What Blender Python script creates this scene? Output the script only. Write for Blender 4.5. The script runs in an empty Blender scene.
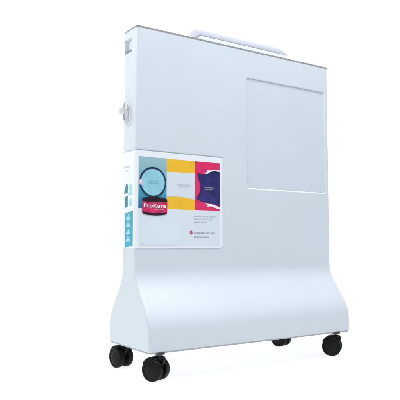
import bpy, bmesh, math, random
from mathutils import Vector, Matrix
random.seed(7)
sc = bpy.context.scene
COL = sc.collection
PI = math.pi

# ------------------------------------------------------------------ sizes (metres)
W, T, H = 0.86, 0.093, 1.1307          # width, column depth, height of the lid
ZB, ZT = 0.0990, 1.1255                # underside and top of the moulded body
FLOOR = 0.010
RF = 0.010                             # rounding of the vertical corners

# ------------------------------------------------------------------ materials
def mat(name, col, rough=0.4, spec=0.5, metal=0.0, bump=0.0, bscale=300.0, var=0.0, vscale=3.0, coat=0.0):
    m = bpy.data.materials.new(name); m.use_nodes = True
    nt = m.node_tree; b = nt.nodes['Principled BSDF']
    b.inputs['Base Color'].default_value = (*col, 1)
    b.inputs['Roughness'].default_value = rough
    b.inputs['Specular IOR Level'].default_value = spec
    b.inputs['Metallic'].default_value = metal
    b.inputs['Coat Weight'].default_value = coat
    tc = nt.nodes.new('ShaderNodeTexCoord')
    if var > 0:
        n = nt.nodes.new('ShaderNodeTexNoise'); n.inputs['Scale'].default_value = vscale
        n.inputs['Detail'].default_value = 6
        nt.links.new(tc.outputs['Object'], n.inputs['Vector'])
        r = nt.nodes.new('ShaderNodeValToRGB')
        r.color_ramp.elements[0].position = 0.3; r.color_ramp.elements[1].position = 0.7
        r.color_ramp.elements[0].color = (*[c * (1 - var) for c in col], 1)
        r.color_ramp.elements[1].color = (*[min(1, c * (1 + var)) for c in col], 1)
        nt.links.new(n.outputs['Fac'], r.inputs['Fac'])
        nt.links.new(r.outputs['Color'], b.inputs['Base Color'])
        mr = nt.nodes.new('ShaderNodeMapRange')
        mr.inputs['To Min'].default_value = rough * 0.85; mr.inputs['To Max'].default_value = min(1, rough * 1.15)
        nt.links.new(n.outputs['Fac'], mr.inputs['Value']); nt.links.new(mr.outputs['Result'], b.inputs['Roughness'])
    if bump > 0:
        n2 = nt.nodes.new('ShaderNodeTexNoise'); n2.inputs['Scale'].default_value = bscale
        n2.inputs['Detail'].default_value = 3
        nt.links.new(tc.outputs['Object'], n2.inputs['Vector'])
        bp = nt.nodes.new('ShaderNodeBump'); bp.inputs['Strength'].default_value = bump
        bp.inputs['Distance'].default_value = 0.001
        nt.links.new(n2.outputs['Fac'], bp.inputs['Height']); nt.links.new(bp.outputs['Normal'], b.inputs['Normal'])
    return m

M_BODY = mat('white_plastic', (0.634, 0.702, 0.766), 0.30, 0.5, bump=0.06, bscale=450, var=0.015, vscale=4)
M_PANEL = mat('white_panel_plastic', (0.621, 0.690, 0.756), 0.30, 0.5, bump=0.05, bscale=450, var=0.015, vscale=5)
M_TRIM = mat('grey_trim', (0.31, 0.30, 0.29), 0.45, 0.4, var=0.06, vscale=30)
M_BASE = mat('grey_underside', (0.40, 0.42, 0.44), 0.5, 0.4, var=0.05, vscale=20)
M_CAP = mat('lavender_plastic', (0.66, 0.69, 0.79), 0.4, 0.45, bump=0.05, bscale=450, var=0.012)
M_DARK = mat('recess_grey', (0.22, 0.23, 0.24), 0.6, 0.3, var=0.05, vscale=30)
M_KNOB = mat('white_knob_plastic', (0.82, 0.84, 0.86), 0.35, 0.5, var=0.01)
M_RING = mat('brushed_steel', (0.50, 0.51, 0.54), 0.4, 0.5, metal=0.5, var=0.05, vscale=60)
M_TYRE = mat('black_tyre_plastic', (0.006, 0.006, 0.006), 0.5, 0.17, bump=0.15, bscale=700, var=0.25, vscale=60)
M_HUB = mat('black_hub_plastic', (0.012, 0.012, 0.012), 0.42, 0.30, bump=0.1, bscale=500, var=0.25, vscale=50)
M_STEM = mat('dark_steel', (0.10, 0.10, 0.105), 0.4, 0.5, metal=0.6, var=0.08, vscale=60)
M_FILM = mat('white_print_film', (0.81, 0.85, 0.91), 0.3, 0.5, var=0.01)
M_FIELD = mat('pale_blue_print', (0.69, 0.765, 0.83), 0.3, 0.5, var=0.012, vscale=12)
M_PALE = mat('paler_blue_print', (0.685, 0.782, 0.843), 0.3, 0.5, var=0.012, vscale=12)
M_YEL = mat('yellow_print', (0.86, 0.50, 0.035), 0.3, 0.4, var=0.07, vscale=22)
M_BAND = mat('pale_grey_print', (0.66, 0.735, 0.80), 0.3, 0.4, var=0.02, vscale=20)
M_MAG = mat('magenta_print', (0.70, 0.032, 0.14), 0.3, 0.4, var=0.08, vscale=24)
M_NAVY = mat('navy_print', (0.030, 0.030, 0.150), 0.3, 0.4, var=0.45, vscale=32)
M_RINGP = mat('dark_blue_print', (0.016, 0.036, 0.085), 0.3, 0.4, var=0.12, vscale=40)
M_LENS = mat('light_blue_print', (0.285, 0.585, 0.72), 0.3, 0.4, var=0.12, vscale=18)
M_WHITEP = mat('white_print', (0.86, 0.86, 0.90), 0.3, 0.4, var=0.02)
M_PINKP = mat('pink_print', (0.70, 0.46, 0.60), 0.3, 0.4, var=0.04)
M_JAR = mat('crimson_print', (0.58, 0.028, 0.12), 0.3, 0.4, var=0.32, vscale=40)
M_JARK = mat('black_print', (0.022, 0.010, 0.022), 0.3, 0.4, var=0.1, vscale=40)
M_TXT = mat('grey_ink', (0.37, 0.46, 0.51), 0.4, 0.4, var=0.08, vscale=60)
M_TXT2 = mat('pink_ink', (0.52, 0.44, 0.56), 0.4, 0.4, var=0.05, vscale=60)
M_TXT3 = mat('slate_ink', (0.26, 0.29, 0.35), 0.4, 0.4, var=0.08, vscale=60)
M_TEALT = mat('aqua_text', (0.20, 0.44, 0.56), 0.4, 0.4, var=0.05, vscale=60)
M_RED = mat('red_ink', (0.48, 0.09, 0.16), 0.4, 0.4, var=0.05, vscale=60)
M_TEALB = mat('teal_print', (0.030, 0.36, 0.51), 0.3, 0.4, var=0.12, vscale=30)
M_TEALD = mat('dark_teal_print', (0.020, 0.20, 0.24), 0.3, 0.4, var=0.12, vscale=40)
M_TEALL = mat('pale_teal_print', (0.33, 0.68, 0.80), 0.3, 0.4, var=0.04, vscale=40)
M_GREYT = mat('pale_grey_ink', (0.55, 0.58, 0.64), 0.4, 0.4, var=0.05, vscale=60)

def teal_artwork():
    """printed teal ground: pale at its top left, deep blue at its bottom left"""
    m = mat('teal_artwork_print', (0.2, 0.5, 0.6), 0.3, 0.4)
    nt = m.node_tree; b = nt.nodes['Principled BSDF']
    tc = nt.nodes.new('ShaderNodeTexCoord'); sp = nt.nodes.new('ShaderNodeSeparateXYZ')
    nt.links.new(tc.outputs['Generated'], sp.inputs['Vector'])
    n = nt.nodes.new('ShaderNodeTexNoise'); n.inputs['Scale'].default_value = 4.0
    nt.links.new(tc.outputs['Generated'], n.inputs['Vector'])
    ad = nt.nodes.new('ShaderNodeMath'); ad.operation = 'MULTIPLY_ADD'
    ad.inputs[1].default_value = 0.18; nt.links.new(n.outputs['Fac'], ad.inputs[0])
    nt.links.new(sp.outputs['Z'], ad.inputs[2])
    r = nt.nodes.new('ShaderNodeValToRGB')
    e = r.color_ramp.elements
    e[0].position = 0.12; e[0].color = (0.015, 0.17, 0.36, 1)
    e[1].position = 1.05; e[1].color = (0.30, 0.50, 0.56, 1)
    k = e.new(0.5); k.color = (0.075, 0.36, 0.50, 1)
    nt.links.new(ad.outputs[0], r.inputs['Fac']); nt.links.new(r.outputs['Color'], b.inputs['Base Color'])
    return m
M_TEALA = teal_artwork()

# ------------------------------------------------------------------ helpers
def obj(name, bm, m, parent=None, smooth=30):
    me = bpy.data.meshes.new(name)
    bmesh.ops.recalc_face_normals(bm, faces=bm.faces)
    bm.to_mesh(me); bm.free()
    if smooth:
        for p in me.polygons: p.use_smooth = True
        me.set_sharp_from_angle(angle=math.radians(smooth))
    if m: me.materials.append(m)
    o = bpy.data.objects.new(name, me); COL.objects.link(o)
    if parent: adopt(o, parent)
    return o

def world_of(o):
    m = o.matrix_basis.copy()
    if o.parent: m = world_of(o.parent) @ o.matrix_parent_inverse @ m
    return m

def adopt(o, parent):
    o.parent = parent
    o.matrix_parent_inverse = world_of(parent).inverted()

def wnormals(o):
    md = o.modifiers.new('weighted', 'WEIGHTED_NORMAL'); md.keep_sharp = True; md.weight = 100

def loft(bm, rings, closed=True, caps=True):
    vs = [[bm.verts.new(p) for p in r] for r in rings]
    n = len(rings[0])
    for a, b in zip(vs, vs[1:]):
        for i in range(n if closed else n - 1):
            j = (i + 1) % n
            bm.faces.new((a[i], a[j], b[j], b[i]))
    if caps:
        bm.faces.new(list(reversed(vs[0]))); bm.faces.new(vs[-1])
    return vs

def box(bm, x0, x1, y0, y1, z0, z1):
    q = [(x0, y0), (x1, y0), (x1, y1), (x0, y1)]
    loft(bm, [[(x, y, z0) for x, y in q], [(x, y, z1) for x, y in q]])

def rrect(x0, x1, z0, z1, r, n=6):
    pts = []
    for cx, cz, a0 in ((x1 - r, z1 - r, 0), (x0 + r, z1 - r, 90), (x0 + r, z0 + r, 180), (x1 - r, z0 + r, 270)):
        for k in range(n + 1):
            a = math.radians(a0 + 90 * k / n); pts.append((cx + r * math.cos(a), cz + r * math.sin(a)))
    return pts

def ell(cx, cz, rx, rz=None, n=48, a0=0, a1=360):
    rz = rz or rx
    full = abs(a1 - a0) >= 360
    k = n if full else n + 1
    return [(cx + rx * math.cos(math.radians(a0 + (a1 - a0) * i / n)),
             cz + rz * math.sin(math.radians(a0 + (a1 - a0) * i / n))) for i in range(k)]

FILM_T = 0.0010; LAY = 0.00032
def sheet(bm, poly, layer, side=False):
    """thin printed layer on the label: layer k sits on layer k-1"""
    o0 = FILM_T + (layer - 1) * LAY - 0.00005; o1 = FILM_T + layer * LAY
    if side: loft(bm, [[(-o0, y, z) for y, z in poly], [(-o1, y, z) for y, z in poly]])
    else: loft(bm, [[(x, -o0, z) for x, z in poly], [(x, -o1, z) for x, z in poly]])

def printed(name, polys, layer, m, parent, side=False):
    bm = bmesh.new()
    for p in polys: sheet(bm, p, layer, side)
    return obj(name, bm, m, parent, smooth=0)

def band(cx, cz, r0, r1, a0=0, a1=360, n=56):
    """annulus pieces as quads"""
    out = []
    for i in range(n):
        p = [math.radians(a0 + (a1 - a0) * (i + k) / n) for k in (0, 1)]
        out.append([(cx + r0 * math.cos(p[0]), cz + r0 * math.sin(p[0])), (cx + r1 * math.cos(p[0]), cz + r1 * math.sin(p[0])),
                    (cx + r1 * math.cos(p[1]), cz + r1 * math.sin(p[1])), (cx + r0 * math.cos(p[1]), cz + r0 * math.sin(p[1]))])
    return out

def scribble(x0, z0, w, h, gap=0.0):
    """a row of tiny illegible letter-like strokes, word by word"""
    out = []; x = x0; s = h * 0.17
    left = random.randint(4, 8)
    while x < x0 + w - h * 0.55:
        lw = h * random.uniform(0.42, 0.62); tall = h if random.random() < 0.3 else h * 0.68
        k = random.randint(0, 3)
        out.append([(x, z0), (x + s, z0), (x + s, z0 + tall), (x, z0 + tall)])
        if k in (0, 1): out.append([(x + s, z0 + h * 0.52), (x + lw, z0 + h * 0.52), (x + lw, z0 + h * 0.68), (x + s, z0 + h * 0.68)])
        if k in (0, 2): out.append([(x + s, z0), (x + lw, z0), (x + lw, z0 + h * 0.16), (x + s, z0 + h * 0.16)])
        if k in (1, 3): out.append([(x + lw - s, z0), (x + lw, z0), (x + lw, z0 + h * 0.5), (x + lw - s, z0 + h * 0.5)])
        x += lw + h * 0.17; left -= 1
        if left == 0: x += h * 0.4; left = random.randint(3, 8)
    return out

# ------------------------------------------------------------------ the setting: white floor, made translucent so added light below washes out shadows
def floor_material():
    m = bpy.data.materials.new('translucent_white_floor'); m.use_nodes = True
    nt = m.node_tree; nt.nodes.clear()
    out = nt.nodes.new('ShaderNodeOutputMaterial'); mix = nt.nodes.new('ShaderNodeMixShader')
    d = nt.nodes.new('ShaderNodeBsdfDiffuse'); t = nt.nodes.new('ShaderNodeBsdfTranslucent')
    n = nt.nodes.new('ShaderNodeTexNoise'); n.inputs['Scale'].default_value = 6
    r = nt.nodes.new('ShaderNodeValToRGB')
    r.color_ramp.elements[0].color = (0.93, 0.93, 0.93, 1); r.color_ramp.elements[1].color = (0.95, 0.95, 0.95, 1)
    tc = nt.nodes.new('ShaderNodeTexCoord')
    nt.links.new(tc.outputs['Object'], n.inputs['Vector']); nt.links.new(n.outputs['Fac'], r.inputs['Fac'])
    nt.links.new(r.outputs['Color'], d.inputs['Color']); nt.links.new(r.outputs['Color'], t.inputs['Color'])
    mix.inputs[0].default_value = 0.62
    nt.links.new(d.outputs[0], mix.inputs[1]); nt.links.new(t.outputs[0], mix.inputs[2])
    nt.links.new(mix.outputs[0], out.inputs['Surface'])
    return m
bm = bmesh.new()
bmesh.ops.create_circle(bm, cap_ends=True, segments=96, radius=12.0)
for v in bm.verts: v.co.z += FLOOR
fl = obj('floor', bm, floor_material(), smooth=0)
fl['kind'] = 'structure'; fl['label'] = 'plain white surface the cabinet stands on'

# ------------------------------------------------------------------ the cabinet
root = bpy.data.objects.new('rolling_cabinet', None); COL.objects.link(root)
root.location = (W / 2, T / 2, FLOOR); root.empty_display_size = 0.2
root['label'] = 'tall slim white plastic cabinet with flared base standing on black casters'
root['category'] = 'cabinet'

# flare of the foot: overhang in front of the column against height
FL = [(ZB, .0962), (.115, .0966), (.135, .0964), (.150, .0956), (.165, .0938), (.178, .0905), (.192, .0850), (.21, .0752), (.23, .0617),
      (.25, .0470), (.27, .0323), (.285, .0218), (.298, .0140), (.311, .0078), (.324, .0032), (.340, .0007), (.362, 0.0)]
def flare(z):
    if z >= FL[-1][0]: return 0.0
    for i in range(len(FL) - 1):
        if z <= FL[i + 1][0]:
            a, b = FL[i], FL[i + 1]; p = FL[max(i - 1, 0)]; q = FL[min(i + 2, len(FL) - 1)]
            h = b[0] - a[0]; t = (z - a[0]) / h
            ma = (b[1] - p[1]) / (b[0] - p[0]) * h if b[0] != p[0] else 0
            mb = (q[1] - a[1]) / (q[0] - a[0]) * h
            return ((2*t**3-3*t*t+1)*a[1] + (t**3-2*t*t+t)*ma + (-2*t**3+3*t*t)*b[1] + (t**3-t*t)*mb)
zs = [ZB + (.362 - ZB) * i / 48 for i in range(49)] + [ZT]
def ring(x, s):
    fr, bk = [], []
    for z in zs:
        dz = 0.002
        g = (flare(min(z + dz, .4)) - flare(max(z - dz, ZB))) / (2 * dz)
        k = min(1.35, math.sqrt(1 + g * g))
        f = flare(z)
        fr.append((x, -f + s * k, z)); bk.append((x, T + f - s * k, z))
    return fr + bk[::-1]
NS = 8
secs = []
for i in range(NS + 1):
    a = PI / 2 * i / NS; secs.append((RF - RF * math.sin(a), RF - RF * math.cos(a)))
secs = secs[::-1]                                   # (x, inset) from the end face inwards
secs = [(x, s) for x, s in secs]
# end face at x = 0 has the full inset RF ; at x = RF none
ends = [(RF - RF * math.cos(PI / 2 * i / NS), RF - RF * math.sin(PI / 2 * i / NS)) for i in range(NS + 1)]
rings = [ring(x, s) for x, s in ends] + [ring(W - x, s) for x, s in reversed(ends)]
bm = bmesh.new(); loft(bm, rings)
body_raw = obj('body_raw', bm, M_BODY, smooth=0)

def cutter(fn):
    bm = bmesh.new(); fn(bm); return obj('cutter', bm, None, smooth=0)
PX0, PX1, PZ0, PZ1 = 0.4475, 0.8425, 0.6180, 1.0300          # recess of the front panel
def cut_panel(bm):
    c = 0.0036
    def r(g):
        h = g if g > 0 else g * 1.55                          # the lower and right slopes are gentler
        return rrect(PX0 - g, PX1 + h, PZ0 - h, PZ1 + g, 0.0100 + g, 4)
    loft(bm, [[(x, -0.002, z) for x, z in r(0.002)], [(x, c, z) for x, z in r(-c)], [(x, 0.0062, z) for x, z in r(-c)]])
def cut_seam(bm):                                             # fine seam above the label, round the corner
    box(bm, -0.01, 0.0016, -0.01, T + 0.01, 0.7228, 0.7250)
    box(bm, 0.0005, 0.3385, -0.01, 0.0024, 0.7226, 0.7266)
def cut_grip(bm):                                             # finger recess near the top of the left end
    def p(x, g): return [(x, y, z) for y, z in [(0.036 - g, 1.058 - g), (0.036 - g, 1.100 + g), (0.083 + g, 1.100 + g), (0.083 + g, 1.058 - g)]]
    loft(bm, [p(-0.01, 0.0015), p(0.0015, 0.0), p(0.011, -0.004)])
cuts = [cutter(cut_panel), cutter(cut_seam), cutter(cut_grip)]
for c in cuts:
    md = body_raw.modifiers.new('cut', 'BOOLEAN'); md.operation = 'DIFFERENCE'; md.solver = 'EXACT'; md.object = c
bpy.context.view_layer.update()
dg = bpy.context.evaluated_depsgraph_get()
me = bpy.data.meshes.new_from_object(body_raw.evaluated_get(dg)); me.name = 'body'
for c in cuts + [body_raw]: bpy.data.objects.remove(c, do_unlink=True)
for p in me.polygons: p.use_smooth = True
me.set_sharp_from_angle(angle=math.radians(24))
body = bpy.data.objects.new('body', me); COL.objects.link(body); adopt(body, root); wnormals(body)
if not me.materials: me.materials.append(M_BODY)

# lid: grey trim plate over the top, white crown behind it
def outline(g, r, n=6):
    return rrect(-g, W + g, -g, T + g, r, n)
bm = bmesh.new()
loft(bm, [[(x, y, ZT + 0.0002) for x, y in outline(0.0006, RF)], [(x, y, ZT + 0.0042) for x, y in outline(0.0008, RF)],
          [(x, y, ZT + 0.0052) for x, y in outline(-0.0004, RF)]])
lid = obj('lid', bm, M_TRIM, root); wnormals(lid); lid['label'] = 'thin dark grey lid strip along the top edge'

# raised handle bar on the lid: pale foot and a thicker rounded bar above it
X0, X1 = 0.247, 0.668
def bar(name, prof, xs, m, soft):
    """prof = half section (y, z) from the front up to the middle; xs = (x, inset, height share)"""
    full = prof + [(T - y, z) for y, z in (prof[::-1] if abs(prof[-1][0] - T / 2) > 1e-6 else prof[-2::-1])]
    z0 = prof[0][1]; rs = []
    for x, s, h in xs:
        rs.append([(x, y + s * (1 if y < T / 2 else -1) * (abs(y - T / 2) > 1e-6), ZT + 0.0049 + z0 + (z - z0) * h) for y, z in full])
    bm = bmesh.new(); loft(bm, rs); o = obj(name, bm, m, root, smooth=soft); wnormals(o); return o
foot = bar('handle_base', [(0.0085, 0.0), (0.0100, 0.0100), (0.0128, 0.0175)], [(X0 + .004, .006, 1), (X0 + .010, 0, 1), (X1 - .040, 0, 1), (X1 - .012, .004, 1), (X1 - .004, .010, 1)], M_BODY, 35)
hb = bar('handle', [(0.0190, 0.0176), (0.0125, 0.0190), (0.0112, 0.0225), (0.0110, 0.0330), (0.0118, 0.0400), (0.0145, 0.0470), (0.0190, 0.0520), (0.0260, 0.0550), (T / 2, 0.0560)],
    [(X0, .006, .60), (X0 + .0015, .003, .80), (X0 + .005, .001, .93), (X0 + .012, 0, 1), (X1 - .062, 0, 1), (X1 - .048, .0005, .96), (X1 - .034, .002, .84), (X1 - .020, .005, .62), (X1 - .008, .009, .38), (X1 - .002, .013, .20)], M_CAP, 45)
hb['label'] = 'pale lavender raised bar along the top'

# underside plate
bm = bmesh.new()
def under(g): return rrect(0.002 - g, W - 0.002 + g, -0.0940 - g, T + 0.0940 + g, 0.011, 5)
loft(bm, [[(x, y, ZB - 0.0055) for x, y in under(-0.001)], [(x, y, ZB - 0.0001) for x, y in under(0)]])
ub = obj('base_plate', bm, M_BASE, root)

# front access panel inside its recess
bm = bmesh.new()
def pr(g): return rrect(PX0 + .0037 + g, PX1 - .0057 - g, PZ0 + .0057 + g, PZ1 - .0037 - g, 0.0057, 4)
loft(bm, [[(x, 0.0061, z) for x, z in pr(0)], [(x, 0.0040, z) for x, z in pr(0)], [(x, 0.0034, z) for x, z in pr(0.0007)]])
pan = obj('access_panel', bm, M_PANEL, root); wnormals(pan)

# lining of the finger recess
bm = bmesh.new()
loft(bm, [[(0.0105, y, z) for y, z in rrect(0.041, 0.078, 1.063, 1.095, .002, 3)], [(0.0095, y, z) for y, z in rrect(0.041, 0.078, 1.063, 1.095, .002, 3)]])
gp = obj('grip_recess', bm, M_BODY, root)
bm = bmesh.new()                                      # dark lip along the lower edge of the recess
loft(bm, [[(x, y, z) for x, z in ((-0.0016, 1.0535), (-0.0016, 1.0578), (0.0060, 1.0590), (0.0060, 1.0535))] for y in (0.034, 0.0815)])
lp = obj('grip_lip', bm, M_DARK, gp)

# ------------------------------------------------------------------ wrap-round label on corner
LZ0, LZ1, LX1 = 0.4088, 0.7215, 0.3370
cols = []                                             # (x, y, nx, ny, zlo, zhi)
cols += [(0, 0.0900, -1, 0, LZ0, LZ1), (0, 0.060, -1, 0, LZ0, LZ1), (0, 0.030, -1, 0, LZ0, LZ1)]
for i in range(NS + 1):
    a = PI / 2 * i / NS
    cols.append((RF - RF * math.cos(a), RF - RF * math.sin(a), -math.cos(a), -math.sin(a), LZ0, LZ1))
cols += [(0.1, 0, 0, -1, LZ0, LZ1), (0.2, 0, 0, -1, LZ0, LZ1)]
rr = 0.012
for i in range(9):
    a = PI / 2 * i / 8; g = rr - rr * math.cos(a)
    cols.append((LX1 - rr + rr * math.sin(a), 0, 0, -1, LZ0 + g, LZ1 - g * 0.3))
bm = bmesh.new()
def colring(x, y, nx, ny, a, b):
    i, o = 0.00005, FILM_T
    return [(x + nx * i, y + ny * i, a), (x + nx * o, y + ny * o, a), (x + nx * o, y + ny * o, b), (x + nx * i, y + ny * i, b)]
loft(bm, [colring(*c) for c in cols])
label = obj('label', bm, M_FILM, root); wnormals(label); label['label'] = 'white bordered printed label wrapped round the left corner'

AX = [0.0095, 0.1125, 0.2234, 0.3255]                 # edges of the three colour columns
AZ0, AZ1 = 0.5365, 0.7022
L = label
printed('print_field', [rrect(0.0102, 0.3262, 0.4185, AZ0 - 0.0002, 0.004, 4)], 1, M_FIELD, L)
printed('pale_box', [rrect(0.0135, 0.169, 0.4195, 0.4985, 0.003, 4)], 2, M_PALE, L)
printed('teal_artwork', [[(AX[0], AZ0), (AX[1], AZ0), (AX[1], AZ1), (AX[0], AZ1)]], 1, M_TEALA, L)
printed('yellow_artwork', [[(AX[1] + .0001, 0.6590), (AX[2], 0.6612), (AX[2], AZ1), (AX[1] + .0001, AZ1)]], 1, M_YEL, L)
printed('yellow_artwork', [[(AX[1] + .0001, AZ0), (AX[2], AZ0), (AX[2], .5704), (.205, .5738), (.1845, .5765), (.165, .5780), (.1455, .5784), (AX[1] + .0001, .5775)]], 1, M_YEL, L)
printed('pale_band', [[(AX[1] + .0001, .5776), (.1455, .5785), (.165, .5781), (.1845, .5766), (.205, .5739), (AX[2], .5705), (AX[2], .6611), (AX[1] + .0001, .6589)]], 1, M_BAND, L)
printed('magenta_artwork', [[(AX[2] + .0001, AZ0), (AX[3], AZ0), (AX[3], AZ1), (AX[2] + .0001, AZ1)]], 1, M_MAG, L)
navy = [(0.2323, 0.6644), (0.2380, 0.6618), (0.2445, 0.6607), (0.2530, 0.6600), (0.2609, 0.6606), (0.2670, 0.6632), (0.2733, 0.6671), (0.2790, 0.6702), (0.2858, 0.672), (0.3025, 0.6742),
        (AX[3], 0.6721), (AX[3], 0.5519), (0.3065, 0.5572), (0.2898, 0.5607), (0.269, 0.5627), (0.2485, 0.5664), (0.2343, 0.5726),
        (0.2283, 0.5757), (0.2340, 0.583), (0.2395, 0.592), (0.2428, 0.602), (0.2438, 0.6121), (0.2428, 0.6230), (0.2400, 0.6340), (0.2363, 0.6450), (0.2335, 0.655)]
printed('navy_artwork', [navy], 2, M_NAVY, L)
sw1 = [(0.2609, 0.6618), (0.2690, 0.6665), (0.2733, 0.6716), (0.2712, 0.6770), (0.2785, 0.6748), (0.2858, 0.6745), (0.3025, 0.6784), (0.3229, 0.6780), (AX[3], 0.6721), (0.3025, 0.6735), (0.2858, 0.6696), (0.2753, 0.6627)]
sw2 = [(0.2640, 0.5613), (0.2715, 0.5570), (0.2752, 0.5537), (0.2721, 0.5475), (0.2800, 0.5505), (0.2897, 0.5508), (0.3065, 0.5461), (AX[3], 0.5405), (AX[3], 0.5480), (0.3023, 0.5557), (0.2856, 0.5599)]
printed('white_swoosh', [sw1], 3, M_WHITEP, L)
printed('white_swoosh', [sw2], 3, M_WHITEP, L)
printed('small_print', scribble(0.2585, 0.6130, 0.046, 0.0042) + scribble(0.266, 0.6065, 0.030, 0.0042), 3, M_TXT2, L)
printed('small_print', scribble(0.152, 0.6175, 0.060, 0.0045) + scribble(0.158, 0.6105, 0.046, 0.0045), 2, M_TXT2, L)
# ring with pale middle
RC = (0.0618, 0.6215)
printed('ring_middle', [ell(RC[0], RC[1], 0.0455)], 2, M_LENS, L)
printed('ring_artwork', band(RC[0], RC[1], 0.0435, 0.0495, 35, 328) + band(RC[0], RC[1], 0.0435, 0.0490, 328, 395, 14), 3, M_RINGP, L)
printed('ring_node', [ell(0.0170, 0.6205, 0.0062, 0.0095)], 4, M_PINKP, L)
printed('ring_node', [ell(0.0172, 0.6215, 0.0030, 0.0050)], 5, M_WHITEP, L)
printed('small_print', scribble(0.044, 0.6230, 0.036, 0.0045) + scribble(0.042, 0.6165, 0.043, 0.0038), 3, M_TEALT, L)
# pot of product
jx0, jx1 = 0.0225, 0.1150; jc = (jx0 + jx1) / 2; jr = (jx1 - jx0) / 2
printed('pot_lid', [ell(jc, 0.5655, jr, 0.0085)[:25] + [(jx0, 0.5655), (jx0, 0.5560), (jx1, 0.5560)]], 4, M_JARK, L)
printed('pot_base', [[(jx0 + .001, 0.5330), (jx0 + .001, 0.5225)] + ell(jc, 0.5225, jr - .001, 0.0088, 24, 180, 360) + [(jx1 - .001, 0.5330)]], 4, M_JARK, L)
bandp = ell(jc, 0.5570, jr, 0.0035, 24, 0, 180)[::-1]
bandp = [(x, 0.5605 - (z - 0.5570)) for x, z in bandp]
low = ell(jc, 0.5285, jr, 0.0055, 24, 360, 180)
printed('pot_artwork', [[(jx0, 0.5605), *bandp, (jx1, 0.5605), (jx1, 0.5285), *low[1:-1], (jx0, 0.5285)]], 5, M_JAR, L)

def lettering(name, s, x, z, size, wid, m, parent, layer, bold=0.0):
    cu = bpy.data.curves.new(name, 'FONT'); cu.body = s; cu.size = size; cu.offset = bold
    cu.space_character = 1.06; cu.align_x = 'CENTER'; cu.extrude = LAY / 2
    o = bpy.data.objects.new(name, cu); COL.objects.link(o)
    bpy.context.view_layer.update()
    d = bpy.context.evaluated_depsgraph_get()
    me = bpy.data.meshes.new_from_object(o.evaluated_get(d))
    bpy.data.objects.remove(o, do_unlink=True)
    xs = [v.co.x for v in me.vertices]; k = wid / (max(xs) - min(xs)); c = (max(xs) + min(xs)) / 2
    for v in me.vertices:
        a, b, e = v.co
        v.co = (x + (a - c) * k, -(FILM_T + (layer - .5) * LAY) - e, z + b)
    me.materials.clear(); me.materials.append(m)
    q = bpy.data.objects.new(name, me); COL.objects.link(q); adopt(q, parent)
    return q
lettering('lettering', 'ProKure', jc, 0.5395, 0.0180, 0.081, M_WHITEP, L, 6, bold=0.00035)
printed('small_print', scribble(0.066, 0.5325, 0.040, 0.0036), 6, M_PINKP, L)
# lines of print below
printed('small_print', scribble(.2183, .5135, .096, .0048) + scribble(.2183, .5040, .078, .0048) + scribble(.2183, .4935, .056, .0048), 2, M_TXT, L)
printed('small_print', scribble(.2205, .4580, .084, .0054) + scribble(.2205, .4445, .062, .0044), 2, M_TXT3, L)
printed('red_dot', [ell(.2080, .4605, .0055, .0066)], 2, M_RED, L)
printed('red_dot', [ell(.0241, .4235, .0020)], 3, M_TXT2, L)
printed('divider_line', [[(.1700, .4215), (.1708, .4215), (.1708, .4975), (.1700, .4975)]], 2, M_PALE, L)
# left end of the label
def sprint(name, polys, layer, m): return printed(name, polys, layer, m, L, side=True)
sprint('teal_block', [[(.0158, .4165), (.0158, .5285), (.0722, .5225), (.0722, .4105)]], 1, M_TEALB)
icons = []
for i, zc in enumerate((.5065, .4830, .4595, .4365)):
    cy = .048
    icons.append([(cy - .017, zc - .0058), (cy - .013, zc + .0020), (cy - .006, zc + .0052), (cy + .004, zc + .0046), (cy + .012, zc + .0010), (cy + .016, zc - .0068)])
    icons.append(ell(cy - .002 + .003 * (i % 2), zc + .0085, .0040, .0036, 16))
sprint('block_icon', icons, 2, M_TEALL)
sprint('emblem', [[(.0540, .5865), (.0535, .6080), (.0565, .6185), (.0640, .6170), (.0760, .6010), (.0775, .5865)],
                  [(.0530, .5415), (.0535, .5780), (.0740, .5755), (.0745, .5400)]], 1, M_TEALD)
sprint('emblem', [[(.0200, .5790), (.0205, .5905), (.0525, .5865), (.0525, .5782)], [(.0225, .5912), (.0245, .6120), (.0400, .6150), (.0440, .6020), (.0400, .5895)],
                  [(.0215, .5440), (.0215, .5600), (.0330, .5700), (.0420, .5640), (.0420, .5440)]], 1, M_TEALL)
sprint('small_print', [[(-y + .119, z) for y, z in p] for p in scribble(.036, .6700, .050, .0075) + scribble(.046, .6580, .026, .0055)], 1, M_GREYT)

# ------------------------------------------------------------------ latch on the left end
KY, KZ = 0.074, 0.8600
def turned(name, prof, cy, cz, m, parent, n=32):
    bm = bmesh.new()
    rg = [[(-x, cy + r * math.cos(2 * PI * i / n), cz + r * math.sin(2 * PI * i / n)) for i in range(n)] for x, r in prof]
    loft(bm, rg); o = obj(name, bm, m, parent, smooth=35); return o
latch = turned('latch', [(-.001, .0215), (.002, .0215), (.003, .0205), (.0032, .012), (.010, .012), (.0105, .0135), (.0125, .0155), (.028, .0160), (.0312, .0150), (.0325, .0125)], KY, KZ, M_KNOB, root)
latch['label'] = 'white round latch knob'
bm = bmesh.new()                                      # steel pull loop hanging from the knob
pts = []
for i in range(40):
    a = 2 * PI * i / 40
    pts.append(Vector((-0.0085 - 0.006 * (0.5 - 0.5 * math.cos(a + PI/2)), KY - 0.023 + 0.0165 * math.cos(a) * (1 - 0.18 * math.sin(a)), KZ - 0.011 + 0.034 * math.sin(a))))
rg = []
for i in range(40):
    t = (pts[(i + 1) % 40] - pts[i - 1]).normalized(); nrm = Vector((1, 0, 0)); nrm = (nrm - t * nrm.dot(t)).normalized(); b = t.cross(nrm)
    rg.append([tuple(pts[i] + (nrm * math.cos(q * PI / 5) + b * math.sin(q * PI / 5)) * 0.0025) for q in range(10)])
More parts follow.
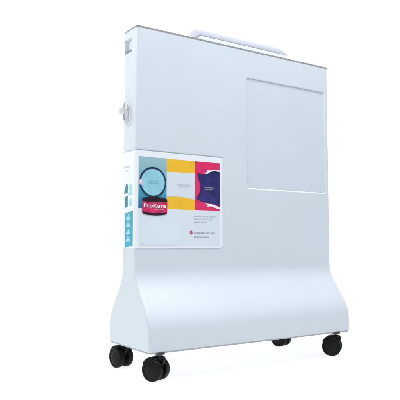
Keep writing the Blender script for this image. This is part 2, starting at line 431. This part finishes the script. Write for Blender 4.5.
loft(bm, rg + [rg[0]], caps=False); bmesh.ops.remove_doubles(bm, verts=bm.verts, dist=1e-5)
obj('pull_loop', bm, M_RING, latch, smooth=60)
turned('screw', [(-.001, .0042), (.0010, .0042), (.0018, .0030)], 0.070, 0.912, M_GREYT, root)

# ------------------------------------------------------------------ casters
CR, CZ = 0.0345, FLOOR + 0.0345
def wheel_bm(side):
    prof = [(0.0075, .010), (0.0075, CR - .006), (0.0085, CR - .0018), (0.0110, CR), (0.0235, CR), (0.0262, CR - .0012), (0.0280, CR - .0045),
            (0.0283, CR - .0075), (0.0268, CR - .0088), (0.0272, CR - .013), (0.0292, .0125), (0.0300, .0085), (0.0300, .0065), (0.0290, .0058), (0.0288, .0015)]
    bm = bmesh.new(); n = 56
    loft(bm, [[(side * x, r * math.cos(2 * PI * i / n), CZ + r * math.sin(2 * PI * i / n)) for i in range(n)] for x, r in prof])
    return bm
TOPZ = ZB - 0.0056
def make_caster(parent):
    bm = bmesh.new()                                  # hood between and over the wheels, trailing behind the stem
    hoodp = [(CR * 1.02 * math.cos(math.radians(a)), CZ + CR * 1.02 * math.sin(math.radians(a))) for a in range(-20, 121, 10)]
    hoodp += [(-0.030, CZ + 0.036), (-0.0335, CZ + 0.030), (-0.026, CZ + 0.012), (-0.006, CZ - 0.012)]
    loft(bm, [[(s * 0.0066, y, z) for y, z in hoodp] for s in (-1, 1)])
    arc = [(math.radians(a)) for a in range(28, 126, 7)]
    rim = [((CR + .0012) * math.cos(a), CZ + (CR + .0012) * math.sin(a)) for a in arc] + [((CR + .0042) * math.cos(a), CZ + (CR + .0042) * math.sin(a)) for a in reversed(arc)]
    loft(bm, [[(x, y * w, CZ + (z - CZ) * w) for y, z in rim] for x, w in ((-0.0240, .97), (-0.0205, 1), (0.0205, 1), (0.0240, .97))])
    bm2 = [(0.0150, TOPZ - 0.019), (0.0150, TOPZ - 0.010), (0.0105, TOPZ - 0.009)]
    n = 28
    loft(bm, [[(r * math.cos(2 * PI * i / n), -0.014 + r * math.sin(2 * PI * i / n), z) for i in range(n)] for r, z in bm2])
    c = obj('caster', bm, M_TYRE, None, smooth=35)
    bm = bmesh.new()
    loft(bm, [[(r * math.cos(2 * PI * i / n), -0.014 + r * math.sin(2 * PI * i / n), z) for i in range(n)] for r, z in
              ((0.0070, TOPZ - 0.0095), (0.0070, TOPZ - 0.0035), (0.0160, TOPZ - 0.0030), (0.0160, TOPZ + 0.0008))])
    obj('stem', bm, M_STEM, c, smooth=35)
    for s in (-1, 1):
        w = obj('wheel', wheel_bm(s), M_TYRE, c, smooth=35)
    return c
# build one, turn it, then copy it
first = make_caster(None)
spots = [(0.036, -0.073, 24), (0.037, 0.168, 8), (0.784, -0.076, 37), (0.760, 0.182, 18)]
kids = list(first.children)
for i, (x, y, a) in enumerate(spots):
    if i == 0: c = first
    else:
        c = first.copy(); COL.objects.link(c)
    c.location = (x, y, 0); c.rotation_euler = (0, 0, math.radians(a))
    if i:
        for ch in kids:
            d = ch.copy(); COL.objects.link(d); d.parent = c; d.matrix_parent_inverse = Matrix.Identity(4)
    adopt(c, root)
for ch in kids: ch.matrix_parent_inverse = Matrix.Identity(4)

# ------------------------------------------------------------------ light: white studio all round, softboxes left and above, added fill under the floor
w = bpy.data.worlds.new('World'); sc.world = w; w.use_nodes = True
nt = w.node_tree; bg = nt.nodes['Background']
tc = nt.nodes.new('ShaderNodeTexCoord')
dp = nt.nodes.new('ShaderNodeVectorMath'); dp.operation = 'DOT_PRODUCT'; dp.inputs[1].default_value = (0.30, 0.95, 0.05)
nt.links.new(tc.outputs['Generated'], dp.inputs[0])
rp = nt.nodes.new('ShaderNodeValToRGB'); mr = nt.nodes.new('ShaderNodeMapRange')
mr.inputs['From Min'].default_value = -1; mr.inputs['From Max'].default_value = 1
nt.links.new(dp.outputs['Value'], mr.inputs['Value']); nt.links.new(mr.outputs['Result'], rp.inputs['Fac'])
rp.color_ramp.elements[0].position = 0.50; rp.color_ramp.elements[0].color = (0.048, 0.074, 0.094, 1)
rp.color_ramp.elements[1].position = 0.72; rp.color_ramp.elements[1].color = (1, 1, 1, 1)
nt.links.new(rp.outputs['Color'], bg.inputs['Color']); bg.inputs['Strength'].default_value = 1.08

def area(name, loc, target, size, power, col=(1, 1, 1)):
    l = bpy.data.lights.new(name, 'AREA'); l.shape = 'RECTANGLE'; l.size, l.size_y = size; l.energy = power; l.color = col
    o = bpy.data.objects.new(name, l); COL.objects.link(o); o.location = loc
    o.rotation_euler = (Vector(target) - Vector(loc)).to_track_quat('-Z', 'Y').to_euler(); return o
area('key_softbox', (-1.45, 0.08, 2.15), (0.0, 0.03, 0.95), (1.0, 1.2), 25, (1, 0.985, 0.97))
area('top_softbox', (0.50, -0.78, 3.45), (0.45, -0.1, 0.3), (1.6, 0.8), 122, (1, 0.98, 0.985))
area('under_floor_fill', (0.4, 0.3, -3.0), (0.4, 0.3, 0), (60, 60), 11800, (0.985, 1.0, 1.01))  # unseen fill added below the floor to keep it white and shadowless

# ------------------------------------------------------------------ camera
cam = bpy.data.cameras.new('Camera'); co = bpy.data.objects.new('Camera', cam); COL.objects.link(co)
cam.sensor_width = 36; cam.lens = 593.85 / 400 * 36; cam.clip_end = 100; cam.clip_start = 0.05
co.location = (-0.8636, -1.6763, 0.4245)
co.rotation_euler = (PI / 2 + 0.0729, 0, -0.5841)
sc.camera = co
sc.view_settings.view_transform = 'Standard'; sc.view_settings.look = 'None'
sc.view_settings.exposure = 0; sc.view_settings.gamma = 1
sc.render.film_transparent = False
